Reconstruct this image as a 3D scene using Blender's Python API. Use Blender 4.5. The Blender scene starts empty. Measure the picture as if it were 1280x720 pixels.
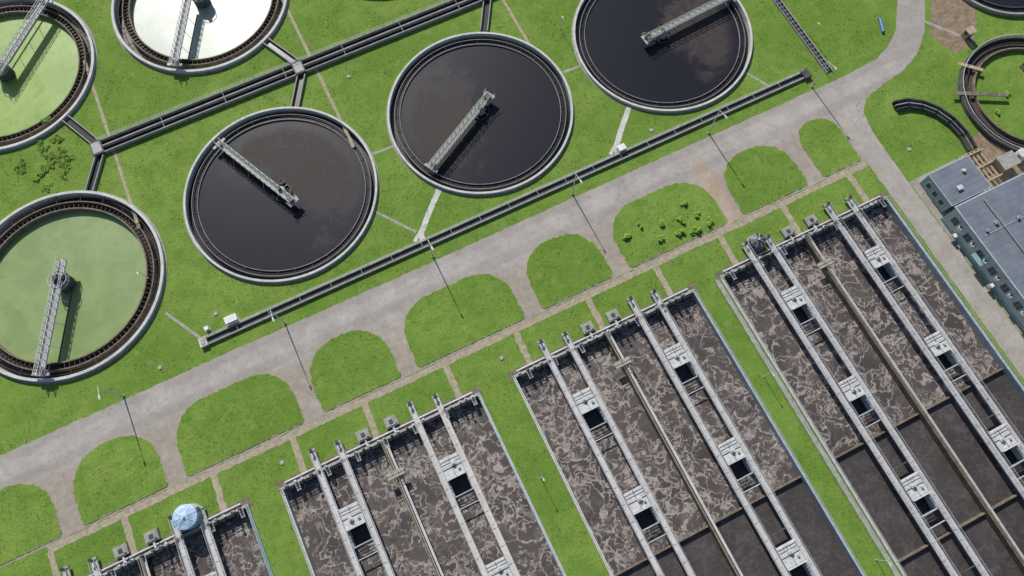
import bpy, bmesh, math, random
import numpy as np
from mathutils import Matrix, Vector
random.seed(7); rng=np.random.default_rng(7)
SC=bpy.context.scene
R_=math.radians
# ------------------------------------------------------------------ materials
class NT:
    def __init__(s,name):
        s.m=bpy.data.materials.new(name); s.m.use_nodes=True
        s.t=s.m.node_tree; s.n=s.t.nodes; s.l=s.t.links
        s.b=s.n['Principled BSDF']; s.pos=s.n.new('ShaderNodeNewGeometry').outputs['Position']
    def noise(s,scale,detail=4,rough=.55,dist=0,vec=None,off=(0,0,0)):
        v=vec or s.pos
        if off!=(0,0,0):
            a=s.n.new('ShaderNodeVectorMath'); a.operation='ADD'; a.inputs[1].default_value=off; s.l.new(v,a.inputs[0]); v=a.outputs[0]
        n=s.n.new('ShaderNodeTexNoise'); n.inputs['Scale'].default_value=scale; n.inputs['Detail'].default_value=detail
        n.inputs['Roughness'].default_value=rough; n.inputs['Distortion'].default_value=dist
        s.l.new(v,n.inputs['Vector']); return n.outputs[0]
    def mapr(s,x,a,b,c=0,d=1,smooth=True):
        n=s.n.new('ShaderNodeMapRange'); n.interpolation_type='SMOOTHSTEP' if smooth else 'LINEAR'
        for i,v in zip((1,2,3,4),(a,b,c,d)): n.inputs[i].default_value=v
        s.l.new(x,n.inputs[0]); return n.outputs[0]
    def math(s,op,a,b=0):
        n=s.n.new('ShaderNodeMath'); n.operation=op
        for i,v in enumerate((a,b)):
            if isinstance(v,(int,float)): n.inputs[i].default_value=v
            else: s.l.new(v,n.inputs[i])
        return n.outputs[0]
    def mix(s,f,a,b,mode='MIX'):
        n=s.n.new('ShaderNodeMix'); n.data_type='RGBA'; n.blend_type=mode
        if isinstance(f,(int,float)): n.inputs[0].default_value=f
        else: s.l.new(f,n.inputs[0])
        for i,v in ((6,a),(7,b)):
            if isinstance(v,tuple): n.inputs[i].default_value=(*v,1)
            else: s.l.new(v,n.inputs[i])
        return n.outputs[2]
    def xyz(s):
        n=s.n.new('ShaderNodeSeparateXYZ'); s.l.new(s.pos,n.inputs[0]); return n.outputs
    def col(s,c):
        if isinstance(c,tuple): s.b.inputs['Base Color'].default_value=(*c,1)
        else: s.l.new(c,s.b.inputs['Base Color'])
    def rough(s,r):
        if isinstance(r,(int,float)): s.b.inputs['Roughness'].default_value=r
        else: s.l.new(r,s.b.inputs['Roughness'])
    def bump(s,h,dist=.1,strength=1):
        n=s.n.new('ShaderNodeBump'); n.inputs['Strength'].default_value=strength; n.inputs['Distance'].default_value=dist
        s.l.new(h,n.inputs['Height']); s.l.new(n.outputs[0],s.b.inputs['Normal'])

def surf(name,c1,c2,scale=1.2,rough=.85,fine=9,metal=0,bump=.0):
    t=NT(name); a=t.mapr(t.noise(scale,4,.6),.3,.7)
    c=t.mix(a,c1,c2); f=t.noise(fine*.4,3,.75)
    c=t.mix(t.mapr(f,.42,.72,.0,.45),c,tuple(v*.45 for v in c1))
    t.col(c); t.rough(rough); t.b.inputs['Metallic'].default_value=metal
    if bump>.03: t.bump(f,bump)
    return t.m
def grassmat(name,tuft=False):
    t=NT(name)
    big=t.mapr(t.noise(.035,4,.6),.35,.65); mid=t.mapr(t.noise(.22,5,.65,off=(31,7,0)),.38,.66); fine=t.noise(2.4,4,.75)
    c=t.mix(big,(.132,.225,.036),(.180,.280,.054))
    c=t.mix(t.mapr(mid,0,1,0,.5),c,(.090,.175,.026))
    c=t.mix(t.mapr(t.noise(.45,6,.72,off=(5,50,0)),.52,.70,0,.5),c,(.25,.31,.08))
    c=t.mix(t.mapr(t.noise(.11,6,.78,off=(77,5,0)),.56,.72,0,.6),c,(.25,.245,.115))
    c=t.mix(t.mapr(t.noise(.9,5,.78,off=(15,5,0)),.50,.70,0,.42),c,(.070,.145,.020))
    c=t.mix(t.mapr(fine,.44,.70,0,.4),c,(.070,.140,.018))
    c=t.mix(t.mapr(fine,.30,.44,.3,0),c,(.27,.36,.09))
    t.col(c); t.rough(.9); t.b.inputs['Specular IOR Level'].default_value=.12
    if not tuft: t.bump(t.noise(2.4,3,.75),.2,.65)
    return t.m
M={}
M['grass']=grassmat('grass_mat'); M['tuft']=M['grass']
def roadmat():
    t=NT('worn_concrete_road'); x,y,z=t.xyz()
    a=t.mapr(t.noise(.25,6,.65),.3,.7)
    c=t.mix(a,(.315,.29,.27),(.405,.38,.355))
    wob=t.math('ADD',y,t.math('MULTIPLY',t.noise(.35,4,.6),5))
    dr=t.math('MULTIPLY',t.mapr(wob,49.0,53.5,1,0),t.mapr(x,104,107,1,.25))
    c=t.mix(t.math('MULTIPLY',dr,.75),c,t.mix(t.mapr(t.noise(.6,5,.7),.3,.7),(.34,.285,.225),(.235,.205,.17)))
    dx=t.math('ABSOLUTE',t.math('SUBTRACT',x,t.math('ADD',69.6,t.math('MULTIPLY',t.noise(.3,3,.6),3))))
    dm=t.math('MULTIPLY',t.mapr(dx,.6,2.8,1,0),t.mapr(wob,53,58,1,0))
    c=t.mix(t.math('MULTIPLY',dm,.6),c,(.40,.275,.165))
    st=t.noise(1.0,5,.75,off=(3,9,1))
    c=t.mix(t.mapr(st,.48,.75,0,.5),c,(.17,.15,.125))
    b=t.math('ABSOLUTE',t.math('SUBTRACT',t.math('ADD',y,t.math('MULTIPLY',t.noise(.08,2,.5,off=(4,4,4)),1.2)),53.9))
    c=t.mix(t.math('MULTIPLY',t.mapr(b,.9,2.2,.0,.35),t.mapr(y,49,50,0,1)),c,(.21,.19,.165))
    c=t.mix(t.mapr(t.noise(.12,3,.6,off=(50,0,0)),.52,.68,0,.4),c,(.43,.40,.37))
    cr=t.math('ABSOLUTE',t.math('SUBTRACT',t.noise(.45,5,.6,.4),.5)); c=t.mix(t.mapr(cr,0,.008,.5,0),c,(.10,.09,.08))
    t.col(c); t.rough(.92); return t.m
M['road']=roadmat()
M['path']=surf('sandy_path',(.40,.345,.255),(.29,.25,.18),.8,.95,4)
M['conc']=surf('concrete_grey',(.36,.35,.33),(.25,.245,.235),.7,.85,5)
M['concL']=surf('concrete_light',(.58,.575,.55),(.44,.44,.42),.6,.8,6)
M['deck']=surf('walkway_deck',(.56,.55,.54),(.42,.41,.40),.35,.8,5)
M['pave']=surf('pavement_slabs',(.35,.31,.27),(.26,.235,.205),.35,.9,4)
M['concD']=surf('concrete_dark',(.085,.085,.085),(.055,.055,.058),.7,.8,5)
M['concT']=surf('concrete_stained',(.22,.185,.135),(.11,.095,.07),.9,.85,4)
M['brown']=surf('rusty_launder',(.085,.062,.045),(.05,.04,.035),1.5,.8,5)
M['black']=surf('launder_and_shade_dark',(.013,.014,.018),(.008,.009,.012),1.0,.3,3)
M['steel']=surf('galvanised_steel',(.60,.61,.62),(.45,.46,.47),1.3,.55,7,.0)
M['grate']=surf('deck_grating',(.30,.305,.30),(.40,.40,.39),3,.7,12,.1)
M['gsteel']=surf('green_grey_steel',(.42,.46,.40),(.30,.35,.29),1.2,.6,7)
M['dsteel']=surf('dark_machinery',(.05,.055,.06),(.09,.09,.095),2,.5,6,.3)
M['yellow']=surf('yellow_rail_paint',(.50,.42,.18),(.38,.32,.17),2,.6,6)
M['white']=surf('white_paint',(.76,.76,.75),(.62,.62,.61),1.5,.5,6)
M['teal']=surf('teal_cladding',(.19,.32,.33),(.24,.37,.38),.8,.55,5)
M['bgrey']=surf('blue_grey_wall',(.42,.48,.52),(.32,.38,.42),.8,.6,5)
M['blue']=surf('blue_paint',(.04,.17,.5),(.06,.22,.6),2,.4,6)
M['ltblue']=surf('pale_blue_cover',(.20,.38,.62),(.55,.68,.78),1.0,.5,3)
M['glass']=surf('window_glass',(.02,.035,.045),(.03,.045,.05),1,.12,3)
M['soil']=surf('bare_soil',(.28,.21,.145),(.17,.13,.09),.6,.95,3,0,.1)
M['tan']=surf('tan_paint',(.42,.35,.24),(.34,.28,.19),.9,.7,5)
def roofmat():
    t=NT('roof_sheet'); x,y,z=t.xyz()
    c=t.mix(t.mapr(t.noise(.3,5,.6),.3,.7),(.12,.140,.18),(.165,.185,.225))
    w=t.math('FRACT',t.math('MULTIPLY',y,.7)); c=t.mix(t.mapr(w,.0,.14,.5,0),c,(.06,.07,.09))
    c=t.mix(t.mapr(t.noise(1.5,5,.75),.52,.75,0,.4),c,(.28,.28,.28))
    t.col(c); t.rough(.65); return t.m
M['roof']=roofmat()
def aermat():
    t=NT('aerated_sludge_water'); x,y,z=t.xyz()
    nz=t.n.new('ShaderNodeTexNoise'); nz.inputs['Scale'].default_value=.26; nz.inputs['Detail'].default_value=3; nz.inputs['Roughness'].default_value=.6; t.l.new(t.pos,nz.inputs['Vector'])
    sc=t.n.new('ShaderNodeVectorMath'); sc.operation='SCALE'; sc.inputs[3].default_value=6; t.l.new(nz.outputs[1],sc.inputs[0])
    ad=t.n.new('ShaderNodeVectorMath'); ad.operation='ADD'; t.l.new(t.pos,ad.inputs[0]); t.l.new(sc.outputs[0],ad.inputs[1]); v=ad.outputs[0]
    def lines(scale,w,off,d=1,lo=0):
        n=t.noise(scale,d,.45,0,vec=v,off=off); return t.mapr(t.math('ABSOLUTE',t.math('SUBTRACT',n,.5)),lo,w,1,0)
    l1=lines(.28,.042,(1,2,3)); l2=lines(.55,.06,(9,4,3)); l3=lines(.19,.026,(19,14,3),2)
    patch=t.mapr(t.noise(.13,4,.6,off=(8,8,0)),.38,.58,.10,1); patch2=t.mapr(t.noise(.2,3,.6,off=(58,8,0)),.42,.58,0,1)
    calm=t.mapr(t.math('ADD',y,t.math('MULTIPLY',t.noise(.2,2,.5),3)),-15.5,-13.5,.12,1)
    f=t.math('MAXIMUM',t.math('MAXIMUM',t.math('MULTIPLY',l1,patch),l3),t.math('MULTIPLY',t.math('MULTIPLY',l2,.85),patch2))
    brk=t.mapr(t.noise(1.5,3,.7,off=(3,1,0)),.3,.58,.35,1)
    f=t.math('MULTIPLY',f,t.math('MULTIPLY',calm,brk))
    c=t.mix(t.mapr(t.noise(.12,4,.6),.35,.65),(.050,.042,.040),(.082,.069,.064))
    c=t.mix(t.mapr(t.noise(2.0,4,.75),.46,.68,0,.35),c,(.11,.093,.084))
    c=t.mix(t.mapr(t.noise(.25,4,.7,off=(70,0,0)),.5,.66,0,.4),c,(.13,.108,.098))
    c=t.mix(t.mapr(calm,.1,1,.6,0),c,(.040,.034,.034))
    c=t.mix(t.math('MULTIPLY',f,.82),c,(.43,.38,.345))
    t.col(c); t.rough(.5); return t.m
M['aer']=aermat()
def clarmat(name,cx,cy,sang,swid,base=(.011,.012,.020),scum=(.054,.043,.040)):
    t=NT(name); x,y,z=t.xyz()
    dx=t.math('SUBTRACT',x,cx); dy=t.math('SUBTRACT',y,cy)
    ca,sa=math.cos(sang),math.sin(sang)
    al=t.math('ADD',t.math('MULTIPLY',dx,ca),t.math('MULTIPLY',dy,sa)); ac=t.math('SUBTRACT',t.math('MULTIPLY',dy,ca),t.math('MULTIPLY',dx,sa))
    ang=t.math('ABSOLUTE',t.math('ARCTAN2',ac,al)); n=t.noise(.13,6,.65,.8,off=(cx,0,0))
    a=t.math('ADD',ang,t.math('MULTIPLY',t.math('SUBTRACT',n,.5),3.4)); w=t.mapr(a,swid-.5,swid+.45,1,0)
    w=t.math('MULTIPLY',w,t.mapr(t.noise(.4,6,.75,1.5,off=(0,cx,0)),.3,.62,.4,1))
    rr=t.math('SQRT',t.math('ADD',t.math('MULTIPLY',dx,dx),t.math('MULTIPLY',dy,dy)))
    w=t.math('MULTIPLY',w,t.mapr(rr,14.0,18.6,1,.1))
    sp=t.mapr(t.noise(2.2,4,.8),.56,.72,0,.6)
    c=t.mix(w,base,scum); c=t.mix(t.math('MULTIPLY',sp,t.math('MULTIPLY',w,.7)),c,(.12,.09,.075))
    t.col(c); t.rough(t.mapr(w,0,1,.4,.7)); t.b.inputs['Specular IOR Level'].default_value=.18; return t.m
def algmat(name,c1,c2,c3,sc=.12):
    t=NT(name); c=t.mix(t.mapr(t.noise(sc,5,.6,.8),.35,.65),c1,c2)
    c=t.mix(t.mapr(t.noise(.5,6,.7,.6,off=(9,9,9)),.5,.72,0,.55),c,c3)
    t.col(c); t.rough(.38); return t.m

# ------------------------------------------------------------------ mesh builder
class MB:
    def __init__(s): s.v=[];s.f=[];s.mi=[];s.mats=[]
    def mat(s,k):
        m=M[k] if isinstance(k,str) else k
        if m not in s.mats: s.mats.append(m)
        return s.mats.index(m)
    def add(s,vs,fs,k):
        o=len(s.v); i=s.mat(k); s.v+=vs
        for f in fs: s.f.append(tuple(o+q for q in f)); s.mi.append(i)
    def box(s,x0,x1,y0,y1,z0,z1,k):
        s.add([(x,y,z) for z in(z0,z1) for x,y in((x0,y0),(x1,y0),(x1,y1),(x0,y1))],[(3,2,1,0),(4,5,6,7),(0,1,5,4),(1,2,6,5),(2,3,7,6),(3,0,4,7)],k)
    def seg(s,a,b,w,z0,z1,k,ext=0,off=0):
        dx,dy=b[0]-a[0],b[1]-a[1];L=math.hypot(dx,dy) or 1;dx/=L;dy/=L
        ax,ay=a[0]-dx*ext-dy*off,a[1]-dy*ext+dx*off;bx,by=b[0]+dx*ext-dy*off,b[1]+dy*ext+dx*off;nx,ny=-dy*w/2,dx*w/2
        q=((ax-nx,ay-ny),(bx-nx,by-ny),(bx+nx,by+ny),(ax+nx,ay+ny))
        s.add([(x,y,z) for z in(z0,z1) for x,y in q],[(3,2,1,0),(4,5,6,7),(0,1,5,4),(1,2,6,5),(2,3,7,6),(3,0,4,7)],k)
    def rod(s,a,b,r,k,n=6,r2=None):
        a=Vector(a);b=Vector(b);d=(b-a).normalized();u=d.orthogonal().normalized();w=d.cross(u);r2=r if r2 is None else r2
        vs=[tuple(p+(u*math.cos(t)+w*math.sin(t))*rr) for p,rr in((a,r),(b,r2)) for t in[2*math.pi*i/n for i in range(n)]]
        s.add(vs,[(i,(i+1)%n,n+(i+1)%n,n+i) for i in range(n)]+[tuple(range(n-1,-1,-1)),tuple(range(n,2*n))],k)
    def cyl(s,x,y,r,z0,z1,k,n=24,r2=None): s.rod((x,y,z0),(x,y,z1),r,k,n,r2)
    def ring(s,cx,cy,r0,r1,z0,z1,k,n=128,a0=0,a1=2*math.pi):
        full=abs(a1-a0-2*math.pi)<1e-6; m=n if full else n+1; vs=[]
        for i in range(m):
            t=a0+(a1-a0)*i/n;c,q=math.cos(t),math.sin(t)
            vs+=[(cx+r0*c,cy+r0*q,z0),(cx+r1*c,cy+r1*q,z0),(cx+r1*c,cy+r1*q,z1),(cx+r0*c,cy+r0*q,z1)]
        fs=[]
        for i in range(n):
            a=4*i;b=4*((i+1)%m)
            for j in range(4): fs.append((a+j,b+j,b+(j+1)%4,a+(j+1)%4))
        if not full: fs+=[(3,2,1,0),(4*n,4*n+1,4*n+2,4*n+3)]
        s.add(vs,fs,k)
    def disc(s,cx,cy,r,z,k,n=128): s.add([(cx+r*math.cos(2*math.pi*i/n),cy+r*math.sin(2*math.pi*i/n),z) for i in range(n)],[tuple(range(n))],k)
    def quad(s,x0,x1,y0,y1,z,k): s.add([(x0,y0,z),(x1,y0,z),(x1,y1,z),(x0,y1,z)],[(0,1,2,3)],k)
    def rail(s,a,b,z,k='steel',h=1.05,step=2.2,r=.045):
        L=math.dist(a,b);n=max(1,int(L/step))
        for q in(h,h*.5): s.seg(a,b,r*1.6,z+q-r,z+q+r,k)
        for i in range(n+1):
            t=i/n;x=a[0]+(b[0]-a[0])*t;y=a[1]+(b[1]-a[1])*t; s.box(x-r,x+r,y-r,y+r,z,z+h,k)
    def obj(s,name,parent=None,smooth=False):
        me=bpy.data.meshes.new(name);me.from_pydata(s.v,[],s.f)
        for m in s.mats: me.materials.append(m)
        me.polygons.foreach_set('material_index',s.mi)
        bm=bmesh.new();bm.from_mesh(me);bmesh.ops.recalc_face_normals(bm,faces=bm.faces);bm.to_mesh(me);bm.free()
        me.update();o=bpy.data.objects.new(name,me);SC.collection.objects.link(o)
        if parent: o.parent=parent
        return o
def empty(name):
    o=bpy.data.objects.new(name,None);SC.collection.objects.link(o);return o
def filled(name,loops,z,mat):
    cu=bpy.data.curves.new(name,'CURVE');cu.dimensions='2D';cu.fill_mode='BOTH'
    for lp in loops:
        sp=cu.splines.new('POLY');sp.points.add(len(lp)-1);sp.use_cyclic_u=True
        for p,q in zip(sp.points,lp): p.co=(q[0],q[1],0,1)
    t=bpy.data.objects.new('tmp',cu);SC.collection.objects.link(t);dg=bpy.context.evaluated_depsgraph_get()
    me=bpy.data.meshes.new_from_object(t.evaluated_get(dg));bpy.data.objects.remove(t);bpy.data.curves.remove(cu)
    me.name=name;me.materials.clear();me.materials.append(mat)
    bm=bmesh.new();bm.from_mesh(me)
    for f in bm.faces:
        if f.normal.z<0: f.normal_flip()
    bm.to_mesh(me);bm.free()
    for v in me.vertices: v.co.z=0
    o=bpy.data.objects.new(name,me);o.location.z=z;SC.collection.objects.link(o);return o
def circle(cx,cy,r,n=96): return [(cx+r*math.cos(2*math.pi*i/n),cy+r*math.sin(2*math.pi*i/n)) for i in range(n)]
def resample(pts,step=.7,jit=.0,closed=True):
    out=[];n=len(pts)
    for i in range(n if closed else n-1):
        a,b=pts[i],pts[(i+1)%n];L=math.dist(a,b);k=max(1,int(min(L/step,600)))
        for j in range(k):
            t=j/k;out.append((a[0]+(b[0]-a[0])*t+random.uniform(-jit,jit),a[1]+(b[1]-a[1])*t+random.uniform(-jit,jit)))
    return out
# ------------------------------------------------------------------ layout (metres)
TANKS=[('A',-15.7,86.6),('B',32.9,85.8),('C',81.2,85.6),('D',-65.0,86.8),('E',-64.1,145.1),('F',-15.4,144.7),('G',33.2,145.0)]
BAS=[-66.0,-16.6,33.7,82.85]
BX,BY1,BY0=21.2,26.0,-92.
RT=21.3
holes=[circle(x,y,RT) for _,x,y in TANKS]+[[(c-BX+.1,BY0+.1),(c+BX-.1,BY0+.1),(c+BX-.1,BY1-.1),(c-BX+.1,BY1-.1)] for c in BAS]
filled('ground',[[(-1600,-1600),(1600,-1600),(1600,1600),(-1600,1600)]]+holes,0,M['grass'])
road=[(-300,56.7),(-100,56.7),(-40,56.9),(0,56.6),(60,56.8),(104,56.7),(114,56.6),(123.2,57.3),(128,59),(132.4,62),(138.2,69.3),(150,87),(190,140),(197,136),(156,82),(144,66.3),(138.4,58.6),(133.5,54.6),(127.9,52.0),(120,50.6),(115,49.3),(112.3,46.5),(111.2,41),(111,27),(111,-200),(105.6,-200),(105.6,36),(-300,36)]
filled('road',[resample(road,.8,.13)],.012,M['road'])
EXP=2.35
def arch(x0,x1,y0,y1,r,ry):
    p=[(x0+.5,y0),(x1-.5,y0),(x1,y0+.6)]
    S=lambda v:abs(v)**(2/EXP)
    for i in range(17):
        t=i/16*math.pi/2;p.append((x1-r+r*S(math.cos(t)),y1-ry+ry*S(math.sin(t))))
    for i in range(17):
        t=math.pi/2-i/16*math.pi/2;p.append((x0+r-r*S(math.cos(t)),y1-ry+ry*S(math.sin(t))))
    p.append((x0,y0+.6));return p
ISL=[]
for k in range(-3,4):
    b=-74.6+49.45*k
    for x0,x1 in((b,b+17.2),(b+20.9,b+45.6)):
        if x0>91:
            if x0<95: ISL.append((x0,105.0))
            continue
        ISL.append((x0,x1))
def inset(p,d):
    cx=sum(q[0] for q in p)/len(p);cy=sum(q[1] for q in p)/len(p)
    return [(q[0]-d*(1 if q[0]>cx else -1)*min(1,abs(q[0]-cx)/3),q[1]-d*(1 if q[1]>cy else -1)*min(1,abs(q[1]-cy)/2)) for q in p]
def rry(w): 
    r=min(8.4,w/2-.05); return r,min(8.8,r*1.15)
for x0,x1 in ISL:
    r,ry=rry(x1-x0)
    base=arch(x0,x1,36.5,50.2,r,ry)
    e=empty('lawn_island')
    k=filled('kerb',[resample(base,.8,.02)],.10,M['path']);k.parent=e
    mb=MB();bb=resample(base,2,0);n=len(bb);mb.add([(x,y,0.0) for x,y in bb]+[(x,y,.10) for x,y in bb],[(i,(i+1)%n,n+(i+1)%n,n+i) for i in range(n)],'path');mb.obj('kerb_face',e)
    g=filled('grass',[resample(inset(base,.08),.45,.2)],.125,M['grass']);g.parent=e
def strip(name,pts,w,z,mat,jit=.06):
    L=[];Rr=[]
    for i,p in enumerate(pts):
        a=pts[max(0,i-1)];b=pts[min(len(pts)-1,i+1)];dx,dy=b[0]-a[0],b[1]-a[1];l=math.hypot(dx,dy);nx,ny=-dy/l*w/2,dx/l*w/2
        L.append((p[0]+nx,p[1]+ny));Rr.append((p[0]-nx,p[1]-ny))
    return filled(name,[resample(L+Rr[::-1],.6,jit)],z,M[mat])
strip('path',[(-81.8,35.2),(105.4,35.2)],1.4,.020,'path',.13)
strip('path',[(-81.4,34.6),(-81.4,27.2),(-87,26.6)],1.2,.024,'path')
for x in(-66.9,-49.0,-32.5,-17,1,17,34,50.4,66.5,82.6,100.2): strip('path',[(x,34.6),(x-.2,27.4)],1.3,.024,'path',.13)
for c in BAS: strip('concrete_apron',[(c-BX-.8,26.9),(c+BX+.8,26.9)],1.8,.016,'concT')
SP=[[(2.6,140),(3.0,90)],[(-46.0,140),(-46.9,92)],[(51.3,140),(51.3,96)]]
for p in SP: strip('footpath',p,.7,.016,'path',.05)
for p in([(-47.5,70.9),(-42.6,62.4)],[(1.4,72.8),(7.4,64.5)],[(55.0,86.8),(60.6,86.4)],[(6.2,86.5),(11.5,86.2)],[(93.3,68.4),(96.6,62)]): strip('footpath',p,.6,.016,'conc',.05)
for ox in(0,48.4): strip('footpath',[(16.2+ox,71.8),(10.6+ox,66.3),(8.2+ox,63.6),(7.9+ox,62.0)],1.25,.02,'concL',.05)
for ox in(0,48.4): strip('footpath',[(10.6+ox,66.0),(6.2+ox,62.6)],.8,.024,'concL',.05)
filled('bare_soil',[resample([(139,57.5),(145,65),(151,71),(156,66),(152,56),(147,51),(141,50)],.8,.35)],.008,M['soil'])
filled('pavement',[resample([(111.2,27.2),(127,27.4),(131,24),(131,-80),(111.2,-80)],1,.03)],.008,M['pave'])
filled('bare_soil',[resample([(127,28),(134,31),(136,24),(150,20),(150,15),(127,17)],.8,.3)],.010,M['soil'])
for x,y in((-38,66),(9,108),(66,64),(-52,60),(12,31),(-36,31),(116,34)):
    mb=MB();mb.cyl(x,y,.45,.0,.15,'conc',20);mb.cyl(x,y,.3,.15,.17,'grate',20);mb.box(x-.2,x+.2,y-.03,y+.03,.171,.185,'steel');mb.obj('manhole_cover')

# ------------------------------------------------------------------ settling tanks
def bridge(par,cx,cy,a,b,rim_end,z=1.5,k='gsteel',w=1.5):
    mb=MB();dx,dy=b[0]-a[0],b[1]-a[1];L=math.hypot(dx,dy);ux,uy=dx/L,dy/L;nx,ny=-uy,ux
    P=lambda s,o:(a[0]+ux*s+nx*o,a[1]+uy*s+ny*o)
    mb.seg(a,b,w-.3,z,z+.08,'grate')
    for o in(-w/2,w/2):
        mb.seg(P(0,o),P(L,o),.16,z-.35,z+.12,k)
        for h in(.6,1.15): mb.seg(P(0,o),P(L,o),.09,z+h-.04,z+h+.05,k)
        n=int(L/1.5)
        for i in range(n+1):
            p=P(L*i/n,o);mb.box(p[0]-.05,p[0]+.05,p[1]-.05,p[1]+.05,z,z+1.15,k)
            if i<n:
                q=P(L*(i+1)/n,o);mb.rod((*p,z+.1),(*q,z+1.1),.04,k,4)
    n=int(L/1.5)
    for i in range(n+1): mb.seg(P(L*i/n,-w/2),P(L*i/n,w/2),.1,z-.3,z+.1,k)
    q=P(L-.4,0);mb.seg(P(L-.4,-1.7),P(L-.4,1.7),.6,z-.5,z-.1,k)
    for o in(-1.5,1.5):
        p=P(L-.4,o);mb.rod((p[0]-nx*.15,p[1]-ny*.15,z-.42),(p[0]+nx*.15,p[1]+ny*.15,z-.42),.3,'dsteel',12)
    mb.seg(P(L-1.6,.2),P(L-.8,.2),.6,z+.08,z+.8,'dsteel')
    for i in range(3):
        s_=L*(.35+.2*i);p=P(s_,w/2+.3);mb.rod((*p,z),(*P(s_,w/2+.9),-.4),.06,k,5)
    mb.seg(P(L*.2,w/2+.9),P(L*.92,w/2+.9),.08,-.5,-.1,'dsteel')
    return mb.obj('bridge_walkway',par)
def tank_dark(n,cx,cy,a,b,sang,swid):
    e=empty('settling_tank')
    mb=MB()
    mb.ring(cx,cy,20.98,21.46,-4,.75,'concL'); mb.ring(cx,cy,21.47,21.80,-.2,.10,'conc')
    mb.ring(cx,cy,19.98,20.97,-1.4,-1.0,'black'); mb.ring(cx,cy,19.80,19.97,-4,.0,'concD')
    mb.ring(cx,cy,19.55,19.79,-.42,-.2,'black')
    mb.ring(cx,cy,18.62,18.72,-1.2,-.12,'conc')
    mb.ring(cx,cy,19.84,19.93,.0,.02,'conc')
    for i in range(32):
        t=2*math.pi*i/32;c,s=math.cos(t),math.sin(t);mb.seg((cx+18.72*c,cy+18.72*s),(cx+19.79*c,cy+19.79*s),.05,-.2,-.12,'concD')
    mb.obj('wall',e)
    w=MB();w.disc(cx,cy,19.81,-.45,clarmat('settled_water_'+n,cx,cy,sang,swid));w.obj('water',e)
    p=MB();p.cyl(cx,cy,1.05,-.3,.9,'conc',24);p.ring(cx,cy,2.0,2.12,-1,.0,'dsteel',40);p.cyl(cx,cy,.5,.9,2.1,'dsteel',16,.4);p.cyl(cx,cy,.8,.92,1.2,'gsteel',20)
    for i in range(4):
        t=i*math.pi/2+.6;p.rod((cx+math.cos(t),cy+math.sin(t),.5),(cx+2.05*math.cos(t),cy+2.05*math.sin(t),.0),.06,'gsteel',5)
    p.ring(cx+.9,cy+2.2,.55,.66,.0,.5,'dsteel',20);p.obj('centre_pivot',e)
    bridge(e,cx,cy,a,b,True,1.35,'gsteel',1.3)
    dx,dy=a[0]-b[0],a[1]-b[1];L=math.hypot(dx,dy)
    q=MB();q.seg((a[0]-1.3*dy/L,a[1]+1.3*dx/L),(a[0]+1.3*dy/L,a[1]-1.3*dx/L),1.2,1.3,1.46,'grate');q.seg((a[0],a[1]),(a[0]-dx/L*1.4,a[1]-dy/L*1.4),.8,1.47,2.2,'dsteel')
    for o in(-1.25,1.25): q.seg((a[0]-o*dy/L-.6*dx/L,a[1]+o*dx/L-.6*dy/L),(a[0]-o*dy/L+.6*dx/L,a[1]+o*dx/L+.6*dy/L),.08,2.3,2.4,'gsteel')
    q.obj('end_platform',e)
    return e
def tank_alg(n,cx,cy,a,b,mat,zw=-1.1):
    e=empty('settling_tank');mb=MB()
    mb.ring(cx,cy,20.85,21.46,-4,.85,'concL');mb.ring(cx,cy,21.47,21.85,-.2,.10,'conc')
    mb.ring(cx,cy,19.2,20.84,-1.9,-1.5,'black');mb.ring(cx,cy,18.95,19.19,-4,.25,'concT')
    mb.ring(cx,cy,17.7,18.94,-1.4,-.8,'brown');mb.ring(cx,cy,17.4,17.69,-4,.1,'concT')
    mb.ring(cx,cy,20.1,20.2,.0,.06,'brown')
    for i in range(110):
        t=2*math.pi*i/110;c,s=math.cos(t),math.sin(t);mb.seg((cx+17.7*c,cy+17.7*s),(cx+18.94*c,cy+18.94*s),.12,-.5,-.1,'brown')
    for i in range(24):
        t=2*math.pi*(i+.3)/24;c,s=math.cos(t),math.sin(t);mb.seg((cx+19.2*c,cy+19.2*s),(cx+20.84*c,cy+20.84*s),.10,.1,.19,'brown')
    mb.obj('wall',e)
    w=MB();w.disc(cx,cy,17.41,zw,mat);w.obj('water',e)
    p=MB();p.cyl(cx,cy,1.9,-2,1.4,'concD',28);p.cyl(cx,cy,2.05,1.4,1.65,'conc',28);p.cyl(cx,cy,1.2,1.65,2.7,'dsteel',20,1.0);p.cyl(cx,cy,.5,2.7,3.6,'dsteel',14);p.ring(cx,cy,1.85,1.95,2.5,2.6,'steel',28)
    for i in range(12):
        t=i*math.pi/6;p.rod((cx+1.9*math.cos(t),cy+1.9*math.sin(t),1.65),(cx+1.9*math.cos(t),cy+1.9*math.sin(t),2.55),.05,'steel',4)
    p.box(cx+.3,cx+1.5,cy-.4,cy+.5,1.66,2.5,'concD');p.obj('centre_pivot',e)
    bridge(e,cx,cy,a,b,True,2.3,'steel',1.4)
    return e
tank_dark('A',-15.7,86.6,(-14.1,82.4),(-24.3,103.9),R_(35),1.35)
tank_dark('B',32.9,85.8,(36.2,87.9),(16.2,76.6),R_(165),1.0)
tank_dark('C',81.2,85.6,(76.3,85.4),(101.7,87.3),R_(-10),1.0)
tank_alg('D',-65,86.8,(-62.9,90.6),(-73.6,68.1),algmat('algae_water',(.185,.265,.095),(.235,.315,.125),(.15,.225,.08)))
tank_alg('E',-64.1,145.1,(-64.5,143.2),(-48.9,159.3),algmat('algae_water_yellow',(.19,.32,.055),(.26,.38,.09),(.06,.15,.025)))
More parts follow.
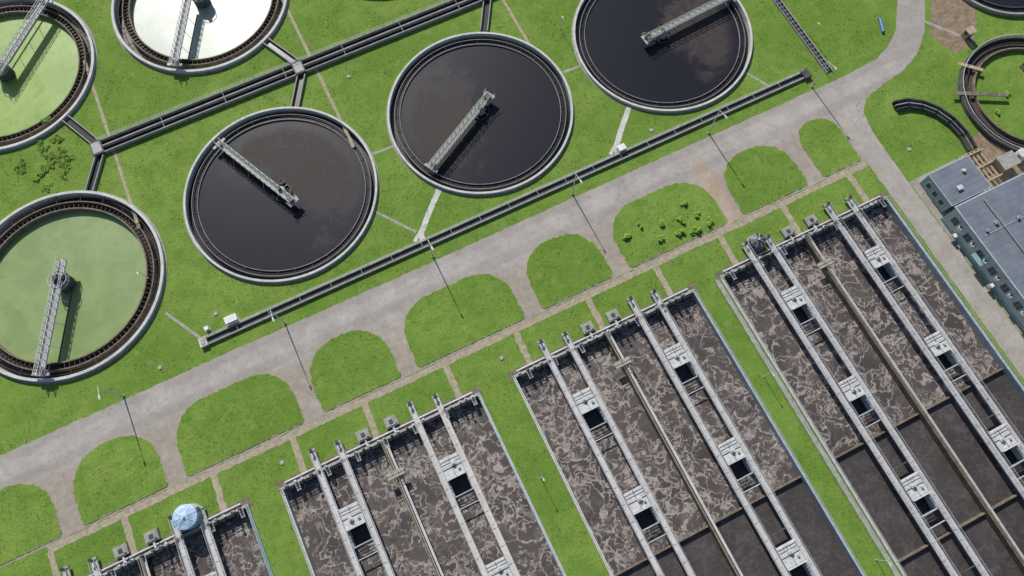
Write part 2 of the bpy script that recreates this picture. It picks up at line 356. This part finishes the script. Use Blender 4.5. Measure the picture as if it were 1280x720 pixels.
tank_alg('F',-15.4,144.7,(-17.2,145.5),(-26.8,127.2),algmat('pale_water',(.32,.38,.33),(.42,.47,.42),(.23,.29,.23)))
tank_dark('G',33.2,145.0,(35,147),(16.2,133),R_(175),.9)
# ------------------------------------------------------------------ channels
def channel(name,segs,w,top=.5,wl='conc',mid=False,rail=True,fl='black',step=0,ww=.22):
    mb=MB()
    for a,b in segs:
        mb.seg(a,b,w-.25,.02,.08,fl)
        for o in(-w/2,w/2): mb.seg(a,b,ww,-.2,top,wl,0,o)
        if mid: mb.seg(a,b,.28,-.2,top+.02,wl)
        L=math.dist(a,b);n=max(2,int(L/step)) if step else 0
        for i in range(1,n):
            t=i/n;x=a[0]+(b[0]-a[0])*t;y=a[1]+(b[1]-a[1])*t;ux,uy=(b[0]-a[0])/L,(b[1]-a[1])/L
            mb.seg((x+uy*(w/2-.12),y-ux*(w/2-.12)),(x-uy*(w/2-.12),y+ux*(w/2-.12)),.12,top-.14,top-.04,wl)
        if rail:
            dx,dy=(b[0]-a[0])/L,(b[1]-a[1])/L
            mb.rail((a[0]-dy*w/2,a[1]+dx*w/2),(b[0]-dy*w/2,b[1]+dx*w/2),top,'steel',.9,2.5,.03)
    return mb.obj(name)
channel('effluent_channel',[((-49,115),(100,115))],3.3,.9,'conc',True,True,'black',14)
for x in(-49.5,-.8,47.7):
    channel('branch_channel',[((x,113.2),(x-4.6,105.4))],1.7,.75,'conc',False,False)
    channel('branch_channel',[((x,116.8),(x-4.8,126.6))],1.7,.75,'conc',False,False)
    mb=MB();mb.box(x-1.3,x+1.3,113.2,116.8,.2,.96,'concD');mb.box(x-1.0,x+1.0,113.6,116.4,.96,1.02,'grate');mb.obj('distribution_chamber')
channel('trench_channel',[((-41.8,61.0),(105.5,61.0))],1.5,.6,'conc',False,True,'concD',7,.3)
mb=MB();mb.box(-42.9,-41.3,60,62,0,.9,'concL');mb.box(-42.5,-41.7,60.4,61.6,.9,1.0,'grate');mb.box(104.8,106.6,59.8,62.2,0,.9,'concD');mb.obj('trench_end_chamber')
channel('stepped_channel',[((111.3,59),(111.3,110))],1.5,.45,'conc',False,True,'black',1.2)
def kiosk(x,y,w=1.9,d=1.2,h=1.5):
    mb=MB();mb.box(x-w/2-.2,x+w/2+.2,y-d/2-.2,y+d/2+.2,0,.15,'conc');mb.box(x-w/2,x+w/2,y-d/2,y+d/2,.15,h,'white')
    mb.box(x-w/2-.1,x+w/2+.1,y-d/2-.1,y+d/2+.1,h,h+.1,'white');mb.box(x-.02,x+.02,y-d/2-.02,y-d/2-.001,.25,h-.1,'dsteel')
    mb.box(x+.2,x+.3,y-d/2-.05,y-d/2-.021,.7,.9,'dsteel');mb.obj('control_cabinet')
kiosk(-35.2,63.0,2.4,1.3,1.4);kiosk(57.3,62.6,1.6,1.2,1.3);kiosk(-40.5,63.4,.7,.6,1.1)
# ------------------------------------------------------------------ aeration basins
def basin(c,idx):
    e=empty('aeration_basin');x0,x1=c-BX,c+BX
    mb=MB()
    mb.box(x0-.25,x0+.3,BY0,BY1,-5,.45,'concL');mb.box(x1-.3,x1+.25,BY0,BY1,-5,.45,'bgrey' if idx else 'teal')
    mb.box(x0-.25,x1+.25,BY1,BY1+.55,-5,.46,'conc');mb.box(x0-.25,x1+.25,BY0-.5,BY0,-5,.46,'conc')
    mb.box(c-.25,c+.25,BY0,BY1-.002,-5,.40,'concT')
    for y in(-16,-37.3,-58.6): mb.box(x0+.3,c-.251,y-.14,y+.14,-5,-.5,'concT');mb.box(c+.251,x1-.3,y-.14,y+.14,-5,-.5,'concT')
    mb.obj('wall',e)
    w=MB();w.quad(x0+.2,x1-.2,BY0,BY1,-1.35,'aer');w.obj('water',e)
    r=MB()
    for x in(x0,x1): r.rail((x,BY0),(x,BY1),.45,'steel',1.0,2.5,.03)
    r.rail((x0,BY1+.2),(x1,BY1+.2),.46,'steel',1.0,2.5,.03)
    for o in(-.22,.22): r.rail((c+o,BY0),(c+o,BY1),.40,'yellow' if o<0 else 'steel',1.0,2.5,.04)
    r.obj('railings',e)
    d=MB()
    for s in(-1,1):
        px=c+s*10.5
        for o in(-2.6,2.6):
            x=px+o;t=30.2 if o<0 else 29.4
            d.box(x-.46,x+.46,BY0,t,.75,.98,'deck')
            d.box(x-.60,x-.46,BY0,t,.70,1.05,'white');d.box(x+.46,x+.60,BY0,t,.70,1.05,'white')
            d.rod((x+.25,BY0,1.1),(x+.25,t-1,1.1),.08,'white',6)
            for q in(-.53,.53): d.rail((x+q,BY0),(x+q,t),1.05,'steel',.95,2.1,.035)
            y=27.
            while y>BY0: d.box(x-.3,x+.3,y-.3,y+.3,-5 if y<BY1 else 0,.75,'concD');y-=5.3
            y=26.
            while y>BY0: d.box(x-.455,x+.455,y-.05,y+.05,.981,.99,'concD');y-=3.5
            d.box(x-.7,x+.7,t,t+.5,.6,1.2,'conc');d.cyl(x,t+.1,.16,1.2,2.4,'dsteel',8);d.cyl(x,t+.1,.38,2.2,2.3,'dsteel',12)
        y=15.4;k=0
        while y>BY0+5:
            a,b=px-1.95,px+1.95
            d.box(a,b,y-2.1,y+2.1,1.3,1.55,'concL')
            for gx in(-1.0,1.0): d.box(px+gx-.8,px+gx+.8,y+.35,y+1.9,1.55,1.58,'steel')
            d.box(px-1.8,px+1.8,y-1.9,y-.4,1.55,1.58,'steel')
            d.box(px-.04,px+.04,y-2.1,y+2.1,1.581,1.63,'concD');d.box(a,b,y-.06,y+.06,1.581,1.64,'concD')
            mx=px+random.uniform(-.5,.5);my=y+random.uniform(-.5,.6)
            d.cyl(mx,my,.5,1.58,1.95,'steel',18);d.cyl(mx,my,.28,1.95,2.3,'bgrey',14,.24);d.box(px+.9,px+1.4,y-.9,y-.5,1.6,1.95,'bgrey')
            for q in((a,b,y+2.05),(a,b,y-2.05)): d.rail((q[0],q[2]),(q[1],q[2]),1.55,'white',.95,1.3,.045)
            d.box(a,b,y-5.5,y-5.3,.3,.75,'bgrey');d.box(a,b,y+4.2,y+4.4,.4,.7,'concD')
            d.box(a,b,y-7.9,y-7.75,.5,.7,'steel')
            d.cyl(px,y,.35,-2,1.3,'dsteel',12)
            for q in(a+.08,b-.08): d.box(q-.08,q+.08,y-5.3,y-2.1,-1.6,.8,'bgrey')
            d.box(a+.17,b-.17,y-5.28,y-1.2,-1.5,-1.26,'black')  # black slab in the framed water, painting in the platform's cast shadow
            y-=21.15;k+=1
    d.box(c-1.8,c+1.8,18.4,19.6,.95,1.1,'grate');d.rail((c-1.8,18.4),(c+1.8,18.4),1.1,'yellow',.95,1.2,.04);d.rail((c-1.8,19.6),(c+1.8,19.6),1.1,'yellow',.95,1.2,.04)
    d.box(c+.4,c+.85,-92,25,.5,.6,'deck')
    d.obj('walkways',e)
    q=MB()
    for i in range(26):
        x=x0+1.2+i*1.6+random.uniform(-.4,.4)
        if abs(abs(x-c)-10.5)<1.2 or x>x1-1: continue
        q.box(x-.25,x+.25,BY1+.05,BY1+.5,.47,1.1+random.random()*.5,random.choice(['dsteel','steel','conc','white']));q.cyl(x,BY1+.28,.07,1.1,2.1,'steel',6)
        if i%3==0: q.cyl(x,BY1-.1,.3,1.9,1.98,'dsteel',10)
        if i%4==1: q.box(x-.4,x+.4,BY1-1.5,BY1,.3,.45,'grate')
    q.rod((x0+1,BY1+1.1,.35),(x1-1,BY1+1.1,.35),.18,'steel',8)
    q.rod((x0+1,BY1-.35,.1),(x1-1,BY1-.35,.1),.12,'concD',8)
    q.obj('gate_gear',e)
    for dx in(-2.9,3.1):
        v=MB();X=c+dx;v.box(X-1.3,X+1.3,27.8,29.9,0,.9,'conc');v.box(X-1.05,X+1.05,28.0,29.7,.9,1.02,'conc');v.box(X-.4,X+.4,28.4,29.2,1.02,1.12,'dsteel');v.cyl(X+.85,28.1,.1,1.02,1.7,'dsteel',8);v.rod((X,27.8,.5),(X,26.5,.5),.25,'steel',10);v.obj('valve_chamber')
for i,c in enumerate(BAS): basin(c,i)
def vessel(x,y,r,h,k,top):
    mb=MB();mb.cyl(x,y,r+.3,0,.2,'conc',28);mb.cyl(x,y,r,.2,h,k,28);mb.cyl(x,y,r+.04,h,h+.5,top,28,r*.25);mb.cyl(x,y,.25,h+.5,h+.9,'steel',12)
    mb.ring(x,y,r+.02,r+.1,h*.5,h*.55,'steel',28)
    for i in range(8):
        t=i*math.pi/4;mb.rod((x+r*math.cos(t),y+r*math.sin(t),h+.04),(x+r*.3*math.cos(t),y+r*.3*math.sin(t),h+.5),.05,'steel',4)
    for o in(-.25,.25): mb.rod((x+r+.15,y+o,0),(x+r+.15,y+o,h+.6),.04,'steel',5)
    for i in range(8): mb.rod((x+r+.15,y-.25,.4+i*h/8),(x+r+.15,y+.25,.4+i*h/8),.03,'steel',4)
    mb.obj('storage_tank')
vessel(-55.3,29.0,2.3,3.0,'ltblue','ltblue');vessel(72.2,29.6,1.7,2.4,'concD','dsteel')
# ------------------------------------------------------------------ street lamps
for i,x in enumerate((-94.5,-60.4,-25.6,8.4,42.3,77.4,105.4)):
    y=57.6;mb=MB();mb.cyl(x,y,.3,0,.25,'conc',12);mb.rod((x,y,.2),(x,y,9.6),.14,'steel',8,.09)
    mb.rod((x,y,9.5),(x,y-1.9,10.1),.055,'steel',6);mb.box(x-.17,x+.17,y-2.7,y-1.8,10.02,10.18,'steel');mb.box(x-.12,x+.12,y-2.6,y-1.95,9.96,10.02,'glass');mb.box(x-.1,x+.1,y-.16,y-.1,.7,1.2,'dsteel');mb.obj('street_lamp')
for x,y in((58.4,4),(8.6,6),(-41,10),(58.6,-35),(-48.5,80),(113,70),(60,98)):
    mb=MB();mb.rod((x,y,0),(x,y,4.6),.07,'steel',7,.05);mb.rod((x,y,4.6),(x,y-.5,4.8),.04,'steel',5);mb.box(x-.13,x+.13,y-.9,y-.4,4.74,4.86,'white');mb.cyl(x,y,.2,0,.15,'conc',10);mb.obj('garden_lamp')
# ------------------------------------------------------------------ building
e=empty('control_building');mb=MB()
X0,X1,Y0,Y1,Z=111.9,165,-60,16.8,6.0
mb.box(X0,X1,Y0,Y1,0,Z,'bgrey');mb.box(X0-.35,X1+.35,Y0-.35,Y1+.35,Z,Z+.25,'bgrey');mb.box(X0-.05,X1+.05,Y0-.05,Y1+.05,Z+.25,Z+.3,'roof')
mb.box(X0-.05,X0-.001,Y0+.1,Y1-.1,.01,1.0,'teal')
mb.obj('walls_and_roof',e)
w=MB();y=14.6;kk=0
while y>Y0+3:
    w.box(X0-.08,X0-.002,y-.9,y+.9,2.4,4.4,'teal');w.box(X0-.11,X0-.081,y-.8,y-.05,2.5,4.3,'glass');w.box(X0-.11,X0-.081,y+.05,y+.8,2.5,4.3,'glass')
    w.box(X0-.7,X0-.002,y-2.2,y-1.3,3.2,4.0,'white');w.cyl(X0-.38,y-1.75,.28,4.0,4.05,'dsteel',12)
    if kk%3==1: w.box(X0-1.3,X0-.002,y+1.2,y+2.2,1.0,1.1,'conc');w.box(X0-1.2,X0-.4,y+1.3,y+2.1,1.1,1.9,'white')
    y-=4.2;kk+=1
w.box(X0-1.5,X0-.002,4,7,3.0,3.15,'teal')
w.obj('windows',e)
v=MB()
for i in range(22):
    x=X0+2+random.random()*30;y=Y1-3-random.random()*60;s=random.uniform(.2,.6)
    v.box(x-s,x+s,y-s*.8,y+s*.8,Z+.3,Z+.7+s*.5,'steel');v.cyl(x,y,s*.5,Z+.7+s*.5,Z+.8+s*.5,'dsteel',12)
for k in range(4): v.box(X0+1,X1-1,Y1-8-16*k,Y1-7.8-16*k,Z+.3,Z+.38,'conc')
v.rod((X0+6,Y1-1,Z+.6),(X0+6,Y0+1,Z+.6),.13,'conc',8);v.obj('roof_units',e)
e=empty('annex_building');mb=MB();mb.box(113,123.2,17.9,26,0,4,'teal');mb.box(112.8,123.4,17.7,26.2,4,4.2,'bgrey');mb.box(113.0,123.2,17.9,26.0,4.2,4.26,'roof')
for y in(19.8,22,24.2): mb.box(112.93,112.999,y-.7,y+.7,1.2,2.8,'white');mb.box(112.9,112.929,y-.6,y+.6,1.3,2.7,'glass')
mb.box(116,117.3,20,21.0,4.26,4.8,'steel');mb.cyl(120,23.5,.4,4.26,4.8,'steel',14)
mb.obj('walls_and_roof',e)
mb=MB()
for i in range(5): mb.rod((124.5+i*1.1,19,1.2),(124.5+i*1.1,27,1.2),.25,'tan',8)
for y in(19.5,23,26.5):
    mb.box(124,129.6,y-.15,y+.15,1.5,1.8,'tan')
    for x in(124.1,129.4): mb.box(x-.12,x+.12,y-.12,y+.12,0,1.5,'tan')
mb.rail((123.8,27.2),(130,27.2),0,'yellow');mb.box(130,134,20,23,0,2.6,'tan');mb.box(129.8,134.2,19.8,23.2,2.6,2.8,'conc');mb.cyl(136.5,21.5,1.2,0,2.5,'steel',20);mb.obj('pipe_rack')
# ------------------------------------------------------------------ curved channels upper right
e=empty('round_thickener');mb=MB();cx,cy=149,33.3
mb.ring(cx,cy,15.4,16.0,-.3,1.1,'concD',96);mb.ring(cx,cy,12.5,12.8,-.3,1.0,'concT',96);mb.ring(cx,cy,12.81,15.39,.03,.2,'brown',96);mb.ring(cx,cy,14.2,14.35,.5,.9,'dsteel',96)
for i in range(60):
    t=2*math.pi*i/60;c,s=math.cos(t),math.sin(t);mb.rod((cx+15.8*c,cy+15.8*s,1.1),(cx+15.8*c,cy+15.8*s,2.0),.05,'steel',4)
mb.ring(cx,cy,15.75,15.85,1.95,2.05,'steel',96)
mb.seg((cx-16,cy+8),(cx-5,cy+2),.9,1.15,1.3,'concT');mb.seg((cx-10,cy+14),(cx-6,cy+10),.9,1.15,1.3,'tan');mb.obj('wall',e)
e=empty('round_thickener');mb=MB();cx,cy=168,67
mb.ring(cx,cy,15.8,16.3,-.3,1.0,'conc',96);mb.ring(cx,cy,13.9,14.1,-.3,.7,'concD',96);mb.ring(cx,cy,14.11,15.79,.03,.3,'black',96);mb.disc(cx,cy,13.91,.35,'black');mb.rail((cx-16,cy),(cx+16,cy+2),1.0);mb.seg((cx-16,cy),(cx+16,cy+2),1.4,.9,1.0,'grate');mb.obj('wall',e)
pts=[(119.6,44.6),(122.5,43.9),(125.2,42.0),(127.3,39.2),(128.6,35.6),(129.0,31.5),(128.4,27.6)]
mb=MB()
for a,b in zip(pts,pts[1:]):
    mb.seg(a,b,1.9,.02,.2,'black',.3)
    for o in(-1.05,1.05): mb.seg(a,b,.28,-.1,1.0,'concD',.12,o);mb.rail(a,b,1.0,'steel',.9,1.5,.04)
    mb.seg(a,b,.2,.2,.9,'conc',.1)
mb.obj('curved_channel')
def hut(x,y,w,d,h,k='tan'):
    mb=MB();mb.box(x-w/2,x+w/2,y-d/2,y+d/2,0,h,k);mb.box(x-w/2-.2,x+w/2+.2,y-d/2-.2,y+d/2+.2,h,h+.18,'tan');mb.box(x-.4,x+.4,y-d/2-.05,y-d/2-.001,0,1.8,'dsteel');mb.box(x-w/2-.04,x-w/2-.001,y-.4,y+.4,1.2,1.9,'glass');mb.obj('equipment_hut')
hut(146.3,53.2,1.8,1.5,2.2);hut(153.2,40,1.6,1.4,2.0)
strip('footpath',[(139.5,62),(146,53),(146,49.5)],.7,.018,'conc')
mb=MB()
mb.rod((129.2,62.9,.35),(130.6,66.4,.35),.3,'blue',12);mb.rod((129.15,62.8,.35),(129.2,62.9,.35),.36,'blue',12);mb.rod((130.6,66.4,.35),(130.65,66.5,.35),.36,'blue',12);mb.obj('blue_pipe')
strip('gravel_strip',[(60.7,26.2),(60.7,-92)],.9,.014,'conc',.12)
mb=MB();mb.rail((59.9,26),(59.9,-92),0,'steel',1.2,2.5,.03);mb.obj('fence')
# ------------------------------------------------------------------ vegetation
def mask(x,y):
    m=np.ones_like(x,bool)
    for _,cx,cy in TANKS: m&=(x-cx)**2+(y-cy)**2>22.1**2
    for c in BAS: m&=~((abs(x-c)<BX+.6)&(y<28.2))
    isl=np.zeros_like(m)
    for x0,x1 in ISL:
        r,ry=rry(x1-x0);ins=(x>x0+.25)&(x<x1-.25)&(y>36.8)&(y<49.9)
        ex=np.maximum(np.maximum(x0+r-x,x-(x1-r)),0)/r;ey=np.maximum(y-(50.2-ry),0)/ry
        isl|=ins&(ex**2+ey**2<.95)
    rd=((y>35.9)&(y<56.9)&(x<111.2))|((x>105.4)&(x<111.2)&(y<57))|((x>=111.2)&(x<133)&(y>49.5)&(y<58))
    d=np.abs((x-127.5)*(.78)-(y-55)*.62);rd|=(d<5.2)&(x>125)&(y>50)
    m&=(~rd)|isl
    m&=~((abs(y-35.2)<.9)&(x>-82.5)&(x<106))
    for q in(-81.4,-66.9,-49.0,-32.5,-17,1,17,34,50.4,66.5,82.6,100.2): m&=~((abs(x-q)<.8)&(y>26)&(y<35))
    m&=~((abs(y-61)<1.1)&(x>-43)&(x<107)); m&=~((abs(y-115)<2.1)&(x>-52))
    m&=~((x>111)&(y<28)); m&=~((abs(x-111.3)<1.1)&(y>58)); m&=((x-149)**2+(y-33.3)**2>16.3**2)|((x-149)**2+(y-33.3)**2<12.2**2);m&=(x-168)**2+(y-67)**2>16.5**2
    for q in(2.8,-46.4,51.3): m&=~((abs(x-q)<.6)&(y>90))
    m&=~((x>138)&(x<156)&(y>50)&(y<71)&(x-y*.3<135)); m&=~(abs(x-60.6)<.7)
    return m
N=100000
x=rng.uniform(-100,175,N);y=rng.uniform(-60,175,N)
k=mask(x,y)&(y<175-.45*(x+60))&(y>-70)
k&=(y> 20-.55*(x+90)-40)
x,y=x[k],y[k]
den=np.sin(x*.31+np.sin(y*.17)*2)*np.sin(y*.27+np.sin(x*.13)*2.4)
kk=rng.random(len(x))<np.clip(.4+.45*den,.08,1);x,y=x[kk],y[kk];n=len(x);print('tufts',n)
h=rng.uniform(.05,.14,n);s=rng.uniform(.10,.26,n);z0=np.where((y>36)&(y<51)&(x<106),.12,0)
V=[];ang=rng.uniform(0,6.283,n)
for j in range(3):
    t=ang+j*2.094;c_,s_=np.cos(t),np.sin(t)
    V.append(np.stack([x-s_*s*.6,y+c_*s*.6,z0],1));V.append(np.stack([x+s_*s*.6,y-c_*s*.6,z0],1));V.append(np.stack([x+c_*s,y+s_*s,z0+h],1))
V=np.stack(V,1).reshape(-1,3)
me=bpy.data.meshes.new('grass_tufts');me.vertices.add(len(V));me.vertices.foreach_set('co',V.ravel());nf=n*3
me.loops.add(nf*3);me.loops.foreach_set('vertex_index',np.arange(nf*3));me.polygons.add(nf);me.polygons.foreach_set('loop_start',np.arange(0,nf*3,3))
me.update(calc_edges=True);me.materials.append(M['tuft']);o=bpy.data.objects.new('grass_tufts',me);SC.collection.objects.link(o)
def leafmat(name,a,b):
    t=NT(name);t.col(t.mix(t.mapr(t.noise(2.5,4,.7),.3,.7),a,b));t.rough(.8);t.b.inputs['Specular IOR Level'].default_value=.15;return t.m
M['leaf']=leafmat('shrub_leaves',(.27,.45,.07),(.15,.29,.035));M['leaf2']=leafmat('meadow_leaves',(.19,.30,.055),(.11,.20,.03));M['bark']=surf('bark',(.10,.07,.045),(.06,.045,.03),3)
def shrub(x,y,r,h,n,name='shrub',z=.0,lf='leaf'):
    mb=MB()
    for i in range(5):
        t=i*1.26;mb.rod((x,y,z),(x+math.cos(t)*r*.55,y+math.sin(t)*r*.55,z+h*.7),.06,'bark',5,.02)
    cl=[(x+random.gauss(0,r*.45),y+random.gauss(0,r*.45),z+h*random.uniform(.35,.95),r*random.uniform(.25,.5)) for _ in range(9)]
    for i in range(n):
        c=random.choice(cl);p=Vector((random.gauss(0,1),random.gauss(0,1),random.gauss(0,.8))).normalized()*c[3]*random.uniform(.5,1.05)+Vector(c[:3])
        if p.z<z+.05:p.z=z+.05+random.random()*.2
        u=Vector((random.uniform(-1,1),random.uniform(-1,1),random.uniform(-.35,.35))).normalized();w=u.cross(Vector((0,random.uniform(-.2,.6),1))).normalized();q=random.uniform(.10,.21)
        mb.add([tuple(p-u*q),tuple(p+w*q*.6),tuple(p+u*q),tuple(p-w*q*.6)],[(0,1,2,3)],lf)
    return mb.obj(name)
for x,y,r in((60.6,41.7,.9),(62.4,37.9,1.1),(56.3,42.6,.85),(47.8,43.2,1.0),(54.5,39.9,.8),(58.8,38.9,1.0),(64.2,41.0,.7),(66.0,38.4,.9),(52.0,44.5,.7),(63.5,44.5,.8)): shrub(x,y,r,r*.7,460,z=.12)
for i in range(26): shrub(-60+random.gauss(0,3.0),115.5+random.gauss(0,3.6),random.uniform(.6,1.3),random.uniform(.10,.2),170,'meadow_plant',0,'leaf2')
for x,y in((140,33),(145,36),(150,30)): shrub(x,y,.6,.5,260)
# ------------------------------------------------------------------ light, sky, camera
EL=38.
sun=bpy.data.lights.new('sun','SUN');sun.energy=4.9;sun.angle=R_(.5);sun.color=(1,.955,.885)
so=bpy.data.objects.new('sun',sun);so.rotation_euler=(-R_(90-EL),0,0);SC.collection.objects.link(so)
w=bpy.data.worlds.new('World');SC.world=w;w.use_nodes=True;nt=w.node_tree
sky=nt.nodes.new('ShaderNodeTexSky');sky.sky_type='NISHITA';sky.sun_disc=False;sky.sun_elevation=R_(EL);sky.sun_rotation=0
bg=nt.nodes['Background'];bg.inputs[1].default_value=.095;nt.links.new(sky.outputs[0],bg.inputs[0])
cd=bpy.data.cameras.new('camera');cam=bpy.data.objects.new('camera',cd);SC.collection.objects.link(cam);SC.camera=cam
cd.sensor_width=36;cd.lens=897.7/1280*36;cd.clip_end=6000;cd.clip_start=1
cam.matrix_world=Matrix.Translation((0,0,145))@Matrix.Rotation(R_(-25.223),4,'Z')@Matrix.Rotation(R_(18.437),4,'X')@Matrix.Rotation(R_(-.772),4,'Z')
SC.view_settings.view_transform='Standard';SC.view_settings.look='None';SC.view_settings.exposure=0
